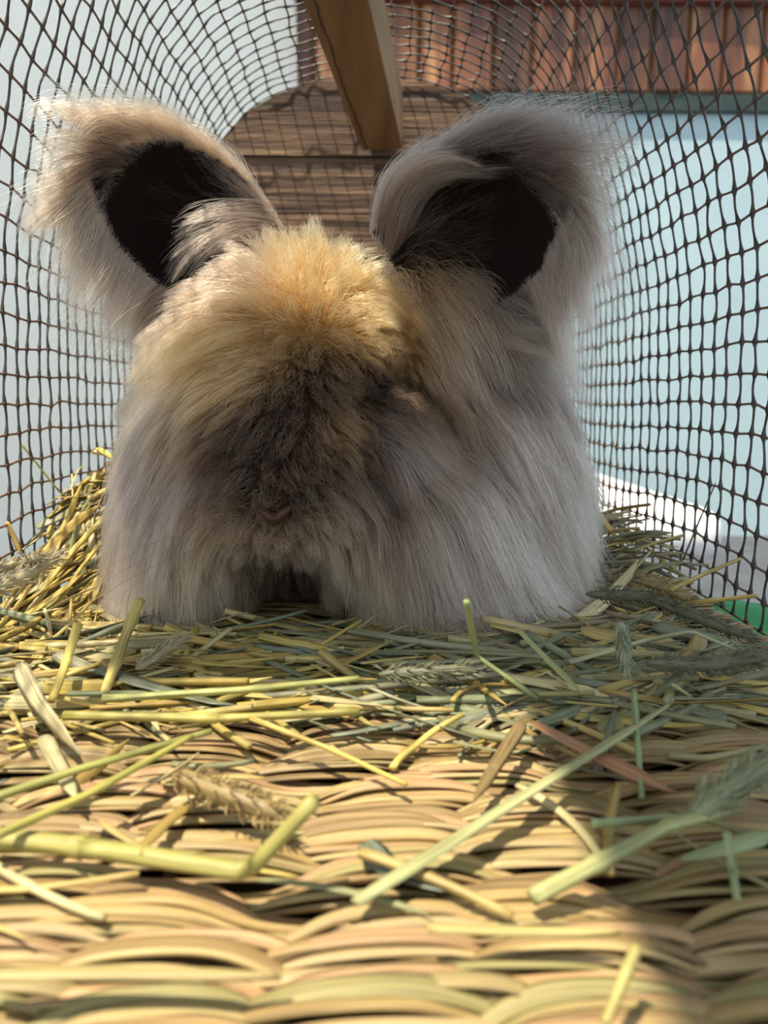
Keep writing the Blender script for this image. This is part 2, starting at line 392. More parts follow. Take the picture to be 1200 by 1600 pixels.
def sdf(P):
    """signed distance and outward direction of the nearest ellipsoid"""
    best = np.full(len(P), 1e9); g = np.zeros_like(P)
    for c, r in ELL:
        q = P - c; k0 = np.linalg.norm(q / r, axis=1); k1 = np.linalg.norm(q / r ** 2, axis=1) + 1e-9
        d = k0 * (k0 - 1) / k1; m = d < best
        best = np.where(m, d, best); gg = q / r ** 2; gg /= np.linalg.norm(gg, axis=1, keepdims=True) + 1e-9
        g = np.where(m[:, None], gg, g)
    return best, g

class Ear:
    def __init__(s, base, tip, side_px, wmax, cup, bow, back):
        s.B, s.T = at_y(base[0], base[1], base[2] * RS), at_y(tip[0], tip[1], tip[2] * RS); s.ax = s.T - s.B; s.L = np.linalg.norm(s.ax); s.axn = s.ax / s.L
        sd = RIGHT * side_px[0] - UP * side_px[1]; sd -= s.axn * (sd @ s.axn); s.sd = sd / np.linalg.norm(sd)
        s.bk = np.cross(s.axn, s.sd); s.bk = s.bk if s.bk[1] > 0 else -s.bk
        s.wmax, s.cup, s.bow, s.back = wmax, cup, bow, back
    def width(s, u): return s.wmax * np.interp(u, [0, .12, .3, .5, .7, .85, .95, 1.0], [.80, .90, 1.0, 1.0, .88, .64, .36, .05])
    def pos(s, u, t):
        wd = s.width(u)
        return s.B + s.ax * u[:, None] + s.sd * (t * wd + s.bow * np.sin(u * math.pi))[:, None] + s.bk * (s.cup * (1 - t ** 2) * np.sin(np.clip(u * 1.1 + .25, 0, 1.2) * math.pi / 1.25) - s.back * u ** 2)[:, None]
EAR_L = Ear((405, 440, .452), (145, 245, .425), (.6, -.8), .036, .030, .004, .0)
EAR_R = Ear((625, 450, .452), (885, 275, .430), (-.6, -.8), .042, .034, .006, .0)

bm = bmesh.new()
for c, r in ELL:
    bmesh.ops.create_icosphere(bm, subdivisions=4, radius=1.0, matrix=Matrix.Translation(c.tolist()) @ Matrix.Diagonal((*r.tolist(), 1)))
for ear in (EAR_L, EAR_R):
    nu, ntt = 26, 17
    U, T = np.meshgrid(np.linspace(0, 1, nu), np.linspace(-1, 1, ntt), indexing='ij')
    Fp = ear.pos(U.ravel(), T.ravel()); Bp = Fp + ear.bk * .0075
    vf = [bm.verts.new(p.tolist()) for p in Fp]; vb = [bm.verts.new(p.tolist()) for p in Bp]
    idx = lambda i, j: i * ntt + j
    for i in range(nu - 1):
        for j in range(ntt - 1):
            bm.faces.new((vf[idx(i, j)], vf[idx(i + 1, j)], vf[idx(i + 1, j + 1)], vf[idx(i, j + 1)]))
            bm.faces.new((vb[idx(i, j)], vb[idx(i, j + 1)], vb[idx(i + 1, j + 1)], vb[idx(i + 1, j)]))
    bd = [idx(i, 0) for i in range(nu)] + [idx(nu - 1, j) for j in range(1, ntt)] + [idx(i, ntt - 1) for i in range(nu - 2, -1, -1)] + [idx(0, j) for j in range(ntt - 2, 0, -1)]
    for p, q in zip(bd, bd[1:] + bd[:1]): bm.faces.new((vf[p], vb[p], vb[q], vf[q]))
bmesh.ops.recalc_face_normals(bm, faces=bm.faces)
raw = bpy.data.meshes.new('raw'); bm.to_mesh(raw); bm.free()
tmp = bpy.data.objects.new('tmp', raw); COL.objects.link(tmp)
md = tmp.modifiers.new('r', 'REMESH'); md.mode = 'VOXEL'; md.voxel_size = .0033
ms = tmp.modifiers.new('s', 'SMOOTH'); ms.iterations = 6; ms.factor = .5
dg = bpy.context.evaluated_depsgraph_get()
body = bpy.data.meshes.new_from_object(tmp.evaluated_get(dg)); body.name = 'rabbit'
bpy.data.objects.remove(tmp); bpy.data.meshes.remove(raw)
for v_ in body.vertices: v_.co.z = max(v_.co.z, .004)
body.polygons.foreach_set('use_smooth', np.ones(len(body.polygons), bool))

# coat colours; shade of face and chest is also put into the browns
K = {k: lin(c) for k, c in dict(
    T=(196, 150, 94), T2=(164, 122, 76), TG=(160, 130, 102), G=(158, 138, 126), GD=(98, 83, 76), GT=(166, 139, 116), P=(186, 166, 152),
    PT=(190, 158, 130), C=(196, 167, 134), B=(104, 80, 62), BG=(122, 102, 87), D=(70, 51, 38), DT=(120, 89, 58), DD=(26, 19, 17), GB=(132, 122, 120), X=(46, 33, 26)).items()}
BODY_G = [  # u, v, du, dv, length cm, lift, colour
    (490, 390, 0, -1, 2.0, .8, 'T'), (445, 400, -.3, -1, 1.8, .7, 'T'), (535, 400, .25, -1, 1.6, .7, 'T'), (400, 430, -.7, -.5, 2.4, .5, 'GT'),
    (470, 440, -.1, -.7, 2.0, .9, 'T'), (560, 430, .4, -.4, 2.0, .6, 'T'), (500, 500, 0, -.4, 1.7, 1.0, 'T'), (570, 510, .5, -.1, 1.6, 1.0, 'T'),
    (610, 520, .6, .1, 1.5, .9, 'T2'), (400, 515, -.9, -.05, 3.0, .5, 'T'), (320, 540, -1, .3, 3.2, .35, 'T'), (440, 560, -.8, .4, 2.6, .4, 'T'),
    (350, 595, -.9, .5, 3.0, .4, 'T2'), (480, 600, -.1, .6, 1.2, .4, 'D'), (460, 620, -.5, .6, 1.2, .4, 'D'), (540, 580, .35, .9, 1.8, .3, 'DT'), (625, 555, .7, .3, 2.4, .7, 'T'),
    (665, 600, .5, .9, 2.6, .5, 'T2'), (582, 582, .6, .6, .35, .1, 'DD'), (606, 594, .7, .5, .35, .1, 'DD'), (560, 600, .5, .7, .6, .2, 'X'), (625, 606, .7, .5, .6, .15, 'DD'), (468, 598, 0, 1, .35, .1, 'DD'), (466, 575, 0, 1, .5, .2, 'X'), (645, 620, .7, .5, 1.2, .2, 'X'), (600, 632, .7, .5, 1.4, .2, 'D'), (300, 650, -.8, .7, 3.3, .3, 'TG'), (350, 660, -.9, .45, 2.6, .35, 'D'),
    (450, 670, -.4, .6, 1.3, .4, 'D'), (400, 700, -.8, .5, 1.8, .3, 'X'), (520, 660, .8, .5, 1.9, .5, 'DT'), (560, 700, .8, .5, 2.0, .3, 'D'),
    (430, 735, -.1, .7, 1.2, .3, 'D'), (480, 745, .4, .7, 1.4, .3, 'D'), (430, 768, 0, .8, .8, .25, 'B'), (385, 782, -.9, .3, .5, .1, 'DD'), (472, 782, .9, .3, .5, .1, 'DD'), (360, 750, -.7, .6, 2.2, .3, 'D'), (429, 812, 0, 1, .4, .1, 'X'),
    (365, 812, -.8, .6, 2.0, .35, 'BG'), (500, 808, .8, .6, 2.0, .35, 'BG'), (398, 835, -.9, .6, 1.1, .3, 'PT'), (458, 835, .9, .6, 1.1, .3, 'PT'), (428, 850, 0, 1, .6, .1, 'C'), (345, 830, -.6, .8, 3.0, .4, 'C'), (510, 825, .6, .8, 3.0, .4, 'C'),
    (430, 880, 0, 1, 1.2, .1, 'X'), (395, 905, 0, 1, 1.6, .1, 'X'), (470, 890, 0, 1, 1.4, .1, 'X'), (520, 900, .1, 1, 2.2, .15, 'D'), (430, 935, 0, 1, 2.0, .1, 'X'), (480, 945, 0, 1, 2.2, .1, 'X'), (530, 950, .1, 1, 2.6, .15, 'D'), (408, 798, -.8, .5, .4, .1, 'DD'), (450, 798, .8, .5, .4, .1, 'DD'), (300, 755, -.6, .9, 4.0, .35, 'G'), (320, 850, -.3, 1, 5.0, .3, 'C'),  # dark chest tones put the shade under the chin into the colour
    (260, 700, -.5, 1, 3.6, .3, 'G'), (240, 800, -.25, 1, 4.2, .25, 'G'), (260, 900, -.05, 1, 4.5, .2, 'P'), (210, 850, -.1, 1, 4.0, .2, 'P'), (360, 920, -.05, 1, 4.5, .25, 'C'),
    (560, 775, .65, .85, 4.0, .35, 'BG'), (540, 850, .3, 1, 5.0, .3, 'C'), (600, 900, .2, 1, 5.5, .25, 'C'), (640, 760, .6, 1, 5.0, .35, 'G'),
    (700, 850, .4, 1, 6.0, .3, 'P'), (760, 780, .5, 1, 6.0, .3, 'P'), (800, 900, .5, 1, 6.0, .3, 'P'), (620, 680, .7, .7, 4.0, .35, 'G'),
    (700, 680, .5, 1, 5.5, .3, 'G'), (760, 620, .5, 1, 5.5, .3, 'G'), (840, 700, .4, 1, 5.0, .3, 'G'), (860, 820, .3, 1, 5.0, .3, 'G'),
    (640, 490, .4, 1, 6.0, .3, 'GT'), (680, 560, .35, 1, 6.0, .35, 'G'), (615, 450, .45, 1, 5.0, .3, 'T2'), (760, 530, .5, 1, 5.0, .3, 'GD'),
    (280, 480, -.9, .4, 3.4, .35, 'G'), (250, 540, -.7, .8, 3.4, .3, 'G'), (290, 600, -.8, .7, 3.3, .3, 'G'), (330, 430, -.9, .1, 3.0, .4, 'GD'), (365, 465, -.9, .1, 3.0, .4, 'TG')]
EARL_G = [
    (430, 370, -.6, -.8, 4.5, .2, 'GT'), (370, 290, -.8, -.6, 5.0, .2, 'GT'), (300, 225, -1, -.15, 5.0, .25, 'PT'), (210, 190, -1, .2, 4.5, .3, 'PT'),
    (130, 215, -1, .1, 4.5, .3, 'PT'), (110, 290, -.8, .7, 4.5, .3, 'PT'), (150, 370, -.5, 1, 4.5, .3, 'P'), (210, 430, -.6, 1, 4.5, .3, 'P'),
    (60, 250, -.9, .3, 4, .3, 'PT'), (80, 400, -.3, 1, 4, .3, 'P'), (300, 420, -.9, .5, 4.0, .3, 'GD'), (380, 370, -.95, .05, 5.0, .4, 'GT'), (330, 340, -.9, .25, 4.5, .4, 'GT'), (240, 310, -.8, -.2, 1.3, .1, 'DD'), (320, 380, -.8, .1, 1.3, .1, 'DD')]
EARR_G = [  # cool greys put the sky-lit shade into this ear's colour
    (560, 390, .0, -1, 6.0, .2, 'GT'), (580, 320, .25, -1, 6.0, .25, 'GB'), (630, 255, .8, -.5, 6.0, .3, 'GB'), (720, 210, 1, .08, 6.0, .3, 'GB'),
    (820, 215, .85, .5, 6.0, .3, 'GB'), (890, 260, .85, .6, 5.5, .35, 'P'), (940, 320, .55, .9, 5.5, .35, 'P'), (980, 420, .15, 1, 5.0, .3, 'P'), (870, 430, .15, 1, 5.0, .35, 'G'),
    (780, 470, .8, .4, 4.5, .3, 'GD'), (690, 470, .9, .2, 4.5, .3, 'GD'), (640, 420, .7, -.2, 4.0, .3, 'GD'), (770, 340, .9, -.1, 1.6, .1, 'DD'), (690, 410, .9, -.1, 1.6, .1, 'DD')]
def pack(G, long=1.0):
    uv = np.array([g[:2] for g in G], float); fl = np.array([g[2:4] for g in G], float); fl /= np.linalg.norm(fl, axis=1, keepdims=True)
    return dict(uv=uv, fl=fl, ln=np.array([g[4] * (long if g[4] > 3.2 else 1.0) for g in G]) / 100, lift=np.array([g[5] for g in G]), col=np.array([K[g[6]] for g in G]))
LG2 = pack([(430, 370, -1, -.2, 5, .3, 'G'), (385, 355, -1, .1, 5, .3, 'G'), (330, 360, -1, .4, 5, .3, 'G'), (285, 400, -.8, .9, 5, .3, 'G'), (240, 450, -.7, 1, 5, .3, 'G'), (400, 420, -1, .2, 5, .3, 'G'), (330, 450, -1, .35, 5, .3, 'G'), (340, 250, -.9, -.3, 5, .3, 'G')])
RG2 = pack([(560, 400, .1, -1, 6, .3, 'G'), (580, 320, .4, -1, 6, .3, 'G'), (630, 255, .85, -.55, 6, .3, 'G'), (720, 220, 1, .05, 6, .3, 'G'), (640, 450, .9, .4, 6, .3, 'G'), (720, 480, .95, .15, 6, .3, 'G'), (820, 460, 1, .1, 6, .3, 'G'), (880, 440, .6, .8, 6, .3, 'G')])
BG, LG, RG = pack(BODY_G, 1.3), pack(EARL_G), pack(EARR_G)
def weights(px, G, sig=34.0):
    d2 = ((px[:, None] - G['uv'][None]) ** 2).sum(-1); d2 = d2 - d2.min(1, keepdims=True)
    W = np.exp(-d2 / (2 * sig * sig)); return W / W.sum(1, keepdims=True)
def chunks(n, c=20000): return [slice(i, min(i + c, n)) for i in range(0, n, c)]
def field(px, G):
    fl = np.empty((len(px), 2))
    for s in chunks(len(px)): fl[s] = weights(px[s], G) @ G['fl']
    return fl
def attrs(px, G):
    n = len(px); ln, lf, col = np.empty(n), np.empty(n), np.empty((n, 3))
    for s in chunks(n):
        W = weights(px[s], G, 26.0); ln[s] = W @ G['ln']; lf[s] = W @ G['lift']; col[s] = W @ G['col']
    return ln, lf, col

def grow(root, nrm, G, ln, lift, steps=9, grav=.25, push=True, rear=None, wob=.10, flick=0.0):
    n = len(root); P = np.empty((n, steps, 3)); P[:, 0] = root; p = root.copy()
    step = ln / (steps - 1); rnd = rng.normal(0, 1, (n, 3)); rnd2 = rng.normal(0, 1, (n, 3))
    for i in range(1, steps):
        t = i / (steps - 1)
        fl = field(to_px(p), G); comb = fl[:, :1] * RIGHT - fl[:, 1:] * UP
        if rear is not None: comb = np.where(rear[:, None], rear_dir, comb)
        nn = nrm
        if push: _, nn = sdf(p)
        comb = comb - nn * np.minimum((comb * nn).sum(1, keepdims=True), 0)
        d = comb + nn * (lift * (1.25 - t))[:, None] + np.array((0, 0, -1.0)) * (grav * t * t) + rnd * wob * (.5 + t) + rnd2 * wob * math.sin(t * 5)
        d /= np.linalg.norm(d, axis=1, keepdims=True) + 1e-9
        p = p + d * step[:, None]
        if push:
            sd, g = sdf(p); need = np.maximum(.0012 + .004 * t * rng.random(n) - sd, 0); p = p + g * need[:, None]
        p[:, 2] = np.maximum(p[:, 2], .004 + .006 * rng.random(n))
        P[:, i] = p
    return P
TONE = None
def clump(P, per, amount, power=1.3):
    global TONE
    n, s, _ = P.shape; m = max(4, n // per); ci = rng.choice(n, m, replace=False)
    kd = KDTree(m)
    for a, i in enumerate(ci): kd.insert(P[i, 0].tolist(), a)
    kd.balance(); near = np.array([ci[kd.find(p)[1]] for p in P[:, 0].tolist()])
    TONE = rng.uniform(.62, 1.25, n)[near][:, None, None]          # each lock has its own tone
    t = np.linspace(0, 1, s) ** power
    am = np.broadcast_to(np.asarray(amount, float), n) * rng.uniform(.55, 1.15, n)
    w_ = np.clip(am[:, None] * t[None], 0, .97)[..., None]
    T_ = P[near]; off = (P[:, :1] - T_[:, :1])
    return P * (1 - w_) + (T_ + off * .12) * w_
def wave(P, amp):
    # soft crimp of wool
    n, s, _ = P.shape; t = np.linspace(0, 1, s)[None, :, None]
    d = rng.normal(size=(n, 1, 3)); d /= np.linalg.norm(d, axis=2, keepdims=True)
    return P + d * amp * rng.uniform(.2, 1.2, (n, 1, 1)) * np.sin(t * rng.uniform(6, 13, (n, 1, 1)) + rng.random((n, 1, 1)) * 6) * np.clip(t * 3, 0, 1)
def curves(name, P, colr, r0, r1, mat, parent):
    n, s, _ = P.shape
    hc = bpy.data.hair_curves.new(name); hc.add_curves([s] * n)
    hc.attributes['position'].data.foreach_set('vector', P.astype(np.float32).ravel())
    t = np.linspace(0, 1, s); r0 = np.broadcast_to(np.asarray(r0, float), n)[:, None]
    R = r0 * (1 - t[None] ** 1.5) + r1 * t[None] ** 1.5
    a = hc.attributes.get('radius') or hc.attributes.new('radius', 'FLOAT', 'POINT'); a.data.foreach_set('value', R.astype(np.float32).ravel())
    C = np.concatenate((colr, np.ones((n, s, 1))), -1)
    a = hc.attributes.new('col', 'FLOAT_COLOR', 'POINT'); a.data.foreach_set('color', C.astype(np.float32).ravel())
    o = bpy.data.objects.new(name, hc); COL.objects.link(o); hc.materials.append(mat); o.parent = parent; return o

# coat shader
m = bpy.data.materials.new('coat'); m.use_nodes = True; nt = m.node_tree
for n_ in list(nt.nodes): nt.nodes.remove(n_)
out = node(nt, 'ShaderNodeOutputMaterial'); h = node(nt, 'ShaderNodeBsdfHairPrincipled'); h.parametrization = 'COLOR'
at = node(nt, 'ShaderNodeAttribute', attribute_name='col')
nt.links.new(at.outputs['Color'], h.inputs['Color']); h.inputs['Roughness'].default_value = .38; h.inputs['Radial Roughness'].default_value = .55
h.inputs['Coat'].default_value = 0.0
nt.links.new(h.outputs[0], out.inputs['Surface']); M['coat'] = m
m, nt, b = new_mat('undercoat'); a = node(nt, 'ShaderNodeAttribute', attribute_name='col')
nt.links.new(a.outputs['Color'], b.inputs['Base Color']); b.inputs['Roughness'].default_value = .95; b.inputs['Specular IOR Level'].default_value = .1; M['undercoat'] = m

# undercoat colour on the body mesh
VV = np.empty(len(body.vertices) * 3); body.vertices.foreach_get('co', VV); VV = VV.reshape(-1, 3)
sdv, _ = sdf(VV); is_ear = sdv > .006
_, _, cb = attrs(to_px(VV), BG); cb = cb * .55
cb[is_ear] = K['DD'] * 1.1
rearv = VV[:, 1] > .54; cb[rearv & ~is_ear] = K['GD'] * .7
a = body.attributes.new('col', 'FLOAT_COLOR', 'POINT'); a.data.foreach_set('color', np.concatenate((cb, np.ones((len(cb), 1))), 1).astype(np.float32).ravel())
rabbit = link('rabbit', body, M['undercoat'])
tag(rabbit, 'long-haired grey and tan angora rabbit facing the camera on hay', 'rabbit')

# roots on the body
body.calc_loop_triangles(); nt_ = len(body.loop_triangles); tri = np.empty(nt_ * 3, int); body.loop_triangles.foreach_get('vertices', tri); tri = tri.reshape(-1, 3)
ta, tb, tc = VV[tri[:, 0]], VV[tri[:, 1]], VV[tri[:, 2]]; tn = np.cross(tb - ta, tc - ta); area = np.linalg.norm(tn, axis=1) / 2; tn /= (2 * area[:, None] + 1e-12)
cen = (ta + tb + tc) / 3; ok = ~is_ear[tri].any(1) & (cen[:, 2] > .004)
front = (tn * (CAM - cen)).sum(1) > -.02
wgt = area * ok * np.where(front, 1.0, .22)
wgt *= np.where(to_px(cen)[:, 1] < 840, 1.25, 1.0)
NB = 105000
ti = rng.choice(nt_, NB, p=wgt / wgt.sum()); r1, r2 = np.sqrt(rng.random(NB))[:, None], rng.random(NB)[:, None]
root = ta[ti] * (1 - r1) + tb[ti] * r1 * (1 - r2) + tc[ti] * r1 * r2; nrm = tn[ti]
px = to_px(root); ln, lf, cl = attrs(px, BG)
rear = (~front[ti]) & (root[:, 1] > .46) | (root[:, 1] > .58)
rear_dir = nrm * np.array((.5, .2, 0)) + np.array((0, .35, -.8)); rear_dir /= np.linalg.norm(rear_dir, axis=1, keepdims=True)
cl[rear] = K['G']; ln[rear] = .045
ln *= rng.uniform(.42, 1.2, NB)
Pb = grow(root, nrm, BG, ln, lf * .8, steps=11, grav=.3, rear=rear, wob=.10)
big = ln > .03
Pb = clump(Pb, 55, np.where(big, .62, .75), 1.0); Pb = clump(Pb, 9, .45)
Pb = wave(Pb, np.where(ln < .024, .0017, .0008)[:, None, None])
jit = rng.uniform(.72, 1.18, (NB, 1, 1)); tt = np.linspace(0, 1, Pb.shape[1])[None, :, None]
Cb = cl[:, None] * jit * TONE * (.42 + .72 * tt)  # darker roots: pigment gradient and shade between hairs put into the colour
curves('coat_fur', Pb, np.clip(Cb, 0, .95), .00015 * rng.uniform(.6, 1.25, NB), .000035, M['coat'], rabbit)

def ear_fur(name, ear, G, n, inner_col):
    # rim and back: long wool; hollow: short dark hair
    u = rng.beta(1.3, 1.0, n); u = u * .98; t = np.sign(rng.normal(size=n)) * rng.uniform(.0, 1, n) ** .45
    kind = rng.random(n); back = kind < .45; rim = (kind >= .45) & (kind < .85); t[rim] = np.sign(t[rim]) * rng.uniform(.82, 1.0, rim.sum())
    tipm = rim & (rng.random(n) < .25); u[tipm] = rng.uniform(.8, 1, tipm.sum()); t[tipm] = rng.uniform(-1, 1, tipm.sum())
    inner = ~(back | rim); t[inner] = rng.uniform(-.85, .85, inner.sum())
    p = ear.pos(u, t); p[back] += ear.bk * .0075
    nr = np.where(back[:, None], ear.bk, -ear.bk) * .6 + ear.sd * (t * .9)[:, None]; nr /= np.linalg.norm(nr, axis=1, keepdims=True) + 1e-9
    ln, lf, cl = attrs(to_px(p), G)
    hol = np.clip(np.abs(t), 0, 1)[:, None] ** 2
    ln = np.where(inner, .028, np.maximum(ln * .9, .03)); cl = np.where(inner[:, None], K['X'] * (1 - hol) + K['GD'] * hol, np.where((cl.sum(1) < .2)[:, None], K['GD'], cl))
    ln = ln * rng.uniform(.45, 1.25, n); lift = np.where(inner, .3, np.where(back, .03, .06))
    P = grow(p, nr, G, ln, lift, grav=.15, push=False, wob=.13)
    P = clump(P, 60, .7); P = clump(P, 10, .4); P = wave(P, .0009)
    tt = np.linspace(0, 1, P.shape[1])[None, :, None]
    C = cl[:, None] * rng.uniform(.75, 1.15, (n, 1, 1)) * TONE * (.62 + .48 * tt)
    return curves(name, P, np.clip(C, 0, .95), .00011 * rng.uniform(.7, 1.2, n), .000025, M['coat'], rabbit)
def ear_locks(ear, G, n, cols, umax=.42):
    # long guard locks rooted round the ear's base, falling across its hollow
    u = rng.uniform(0, umax, n); t = rng.choice((-1.0, 1.0), n) * rng.uniform(.55, 1.0, n)
    p = ear.pos(u, t); nr = np.repeat(-ear.bk[None], n, 0)
    cl = np.array([K[c] for c in cols])[rng.integers(len(cols), size=n)]
    ln = rng.uniform(.03, .075, n); P = grow(p, nr, G, ln, np.full(n, .42), steps=11, grav=.2, push=False, wob=.07)
    P = clump(P, 45, .9, .8); P = wave(P, .0006); tt = np.linspace(0, 1, P.shape[1])[None, :, None]
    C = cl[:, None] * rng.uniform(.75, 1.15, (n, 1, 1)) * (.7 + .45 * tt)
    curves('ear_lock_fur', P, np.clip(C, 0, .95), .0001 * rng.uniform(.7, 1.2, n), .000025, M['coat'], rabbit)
ear_fur('ear_fur', EAR_L, LG, 15000, 'DD'); ear_fur('ear_fur', EAR_R, RG, 19000, 'DD')
def ear_fringe(ear, G, n, cols, lo, hi):
    # thin see-through fringe off the outer rim and tip
    u = rng.uniform(.05, 1, n); t = -rng.uniform(.5, 1.0, n); p = ear.pos(u, t)
    cl = np.array([K[c] for c in cols])[rng.integers(len(cols), size=n)]
    P = grow(p, np.repeat(-ear.bk[None], n, 0), G, rng.uniform(lo, hi, n), np.full(n, .05), steps=11, grav=.2, push=False, wob=.16)
    P = clump(P, 14, .5, .9); P = wave(P, .001); C = np.repeat(cl[:, None] * rng.uniform(.8, 1.2, (n, 1, 1)), P.shape[1], 1)
    curves('ear_fringe_fur', P, np.clip(C, 0, .95), .00008 * rng.uniform(.7, 1.2, n), .00002, M['coat'], rabbit)
ear_fringe(EAR_L, LG, 1100, ('PT', 'P', 'GT'), .035, .075); ear_fringe(EAR_R, RG, 1600, ('P', 'GB', 'PT'), .045, .09)
ear_locks(EAR_L, LG2, 1100, ('GT', 'G', 'GD'), .22); ear_locks(EAR_R, RG2, 1500, ('GD', 'G', 'GB', 'GT'), .2)

def ellipsoid(name, c, r, mat, parent, rot=None):
    bm = bmesh.new(); bmesh.ops.create_icosphere(bm, subdivisions=3, radius=1.0)
    me = bpy.data.meshes.new(name); bm.to_mesh(me); bm.free()
    me.transform(Matrix.Translation(np.asarray(c).tolist()) @ Matrix.Diagonal((*r, 1)))
    for p in me.polygons: p.use_smooth = True
    return link(name, me, mat, parent)
def on_body(u, v):
    d = ray(u, v); d = d / np.linalg.norm(d); p = CAM + d * .2
    for _ in range(80):
        s_, g = sdf(p[None]); p = p + d * max(min(s_[0], .02), .0002)
        if s_[0] < .0003: break
    return p, g[0]
for (u, v) in ((598, 598), (330, 600)):
    p, g = on_body(u, v); o = ellipsoid('eye', p - g * .004, (.0085, .0085, .0085), M['eye'], rabbit)
p, g = on_body(429, 800); o = ellipsoid('nose', (0, 0, 0), (.0075, .0035, .0032), M['nose'], rabbit)
for v_ in o.data.vertices: v_.co.z += abs(v_.co.x) * .75 - .003           # a shallow V, nostrils drawn up
o.data.transform(Matrix.Translation((p + g * .0012).tolist()))
for sx in (-1, 1):
    for k in range(5):
        p, g = on_body(428 + sx * (30 + 5 * k), 792 + 9 * k); B = Buf(); t = np.linspace(0, 1, 12)[:, None]
        q = p + g * .004 + (RIGHT * sx * (.055 + .006 * k) + np.array((0, -.02, 0))) * t + UP * ((.02 - .008 * k) * t - .03 * t * t)
        B.tube(q, np.linspace(.00008, .00002, 12), sides=4); B.build('whisker', M['whisker'], rabbit)

# ------------------------------------------------------------------ hay
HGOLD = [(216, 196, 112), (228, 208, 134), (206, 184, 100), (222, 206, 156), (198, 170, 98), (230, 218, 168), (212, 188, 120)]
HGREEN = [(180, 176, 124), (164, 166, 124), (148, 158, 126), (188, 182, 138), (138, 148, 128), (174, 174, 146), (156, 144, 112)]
def sm(x, a, b): t = np.clip((x - a) / (b - a), 0, 1); return t * t * (3 - 2 * t)
def H(x, y):
    left = .060 * sm(-x, .095, .17) * sm(y, .33, .50); right = .026 * sm(x, .10, .17) * sm(y, .34, .48)
    return .002 + .002 * sm(y, .25, .30) + left + right
def stalk_pts(path, sag=.0, n=14):
    P = np.asarray(path, float); d = np.concatenate(([0], np.cumsum(np.linalg.norm(np.diff(P, axis=0), axis=1)))); s = np.linspace(0, d[-1], n)
    if len(P) > 2: s = np.unique(np.concatenate((s, d[1:-1] - .002, d[1:-1] + .002)))
    return np.stack([np.interp(s, d, P[:, i]) for i in range(3)], -1)
def stem(B, q, r, col, flat=.85, nodes=1):
    n = len(q); s = np.linspace(0, 1, n); rr = r * (1 - .25 * s)
    for _ in range(nodes):
        k = rng.uniform(.15, .85); rr = rr * (1 + .35 * np.exp(-((s - k) / .03) ** 2))
    c = np.repeat(np.asarray(col)[None], n, 0) * (1 + .12 * np.sin(s * 9 + rng.random() * 6))[:, None]
    B.tube(q, rr, rr * flat, sides=6, col=c)
def leaf(B, q, wd, col, th=.00035, twist=None):
    n = len(q); s = np.linspace(0, 1, n); a = wd * np.clip(np.minimum(s * 14 + .6, (1 - s) * 4.5 + .12), 0, 1) * (1 - .25 * s)
    tw = rng.normal(0, .4) + rng.normal(0, .5) * s if twist is None else twist
    B.tube(q, a, th, sides=6, col=np.asarray(col), twist=tw)
def seed_head(B, q, r, col, stemlen=0, awn=.0035):
    n = len(q); s = np.linspace(0, 1, n); rr = r * np.clip(np.minimum(s * 8 + .25, (1 - s) * 5 + .25), 0, 1)
    B.tube(q, rr * .72, sides=8, col=np.asarray(col) * .75)
    L = np.concatenate(([0], np.cumsum(np.linalg.norm(np.diff(q, axis=0), axis=1)))); m = int(L[-1] / .00022)
    for k in range(m):
        f = rng.random(); p = np.array([np.interp(f * L[-1], L, q[:, i]) for i in range(3)])
        i = min(int(f * (n - 1)), n - 2); t = q[i + 1] - q[i]; t /= np.linalg.norm(t)
        o = rng.normal(size=3); o -= t * (o @ t); o /= np.linalg.norm(o); R_ = np.interp(f, s, rr)
        a = p + o * R_ * .55; b_ = a + t * awn * rng.uniform(.6, 1.1) + o * R_ * .75
        mid = (a + b_) / 2 + o * R_ * .12
        B.tube(np.array((a, mid, b_)), np.array((.00018, .00028, .00004)), sides=4, col=np.asarray(col) * rng.uniform(.75, 1.2), cap=False)
def hay_thing(name, fn, label, cat, group=None):
    B = Buf(); fn(B); V = np.concatenate(B.v); base = V[V[:, 2].argmin()].copy(); base = np.array((V[:, 0].mean(), V[:, 1].mean(), V[:, 2].min()))
    B.v = [x - base for x in B.v]
    o = B.build(name, M['hay']); o.location = base.tolist(); return tag(o, label, cat, group)
def gp(*uvz): return [at_z(u, v, z) for u, v, z in uvz]
def S_(path, r, c, label, n=18, nodes=1): return hay_thing('hay_stalk', lambda B: stem(B, stalk_pts(path, n=n), r, lin(c), nodes=nodes), label, 'hay stalk')
def L_(path, wd, c, label, tw=None, th=.00035): return hay_thing('hay_leaf', lambda B: leaf(B, stalk_pts(path), wd, lin(c), th, tw), label, 'hay leaf')
def Q_(path, r, c, label, awn=.0035): return hay_thing('seed_head', lambda B: seed_head(B, stalk_pts(path, n=24), r, lin(c), awn=awn), label, 'seed head')

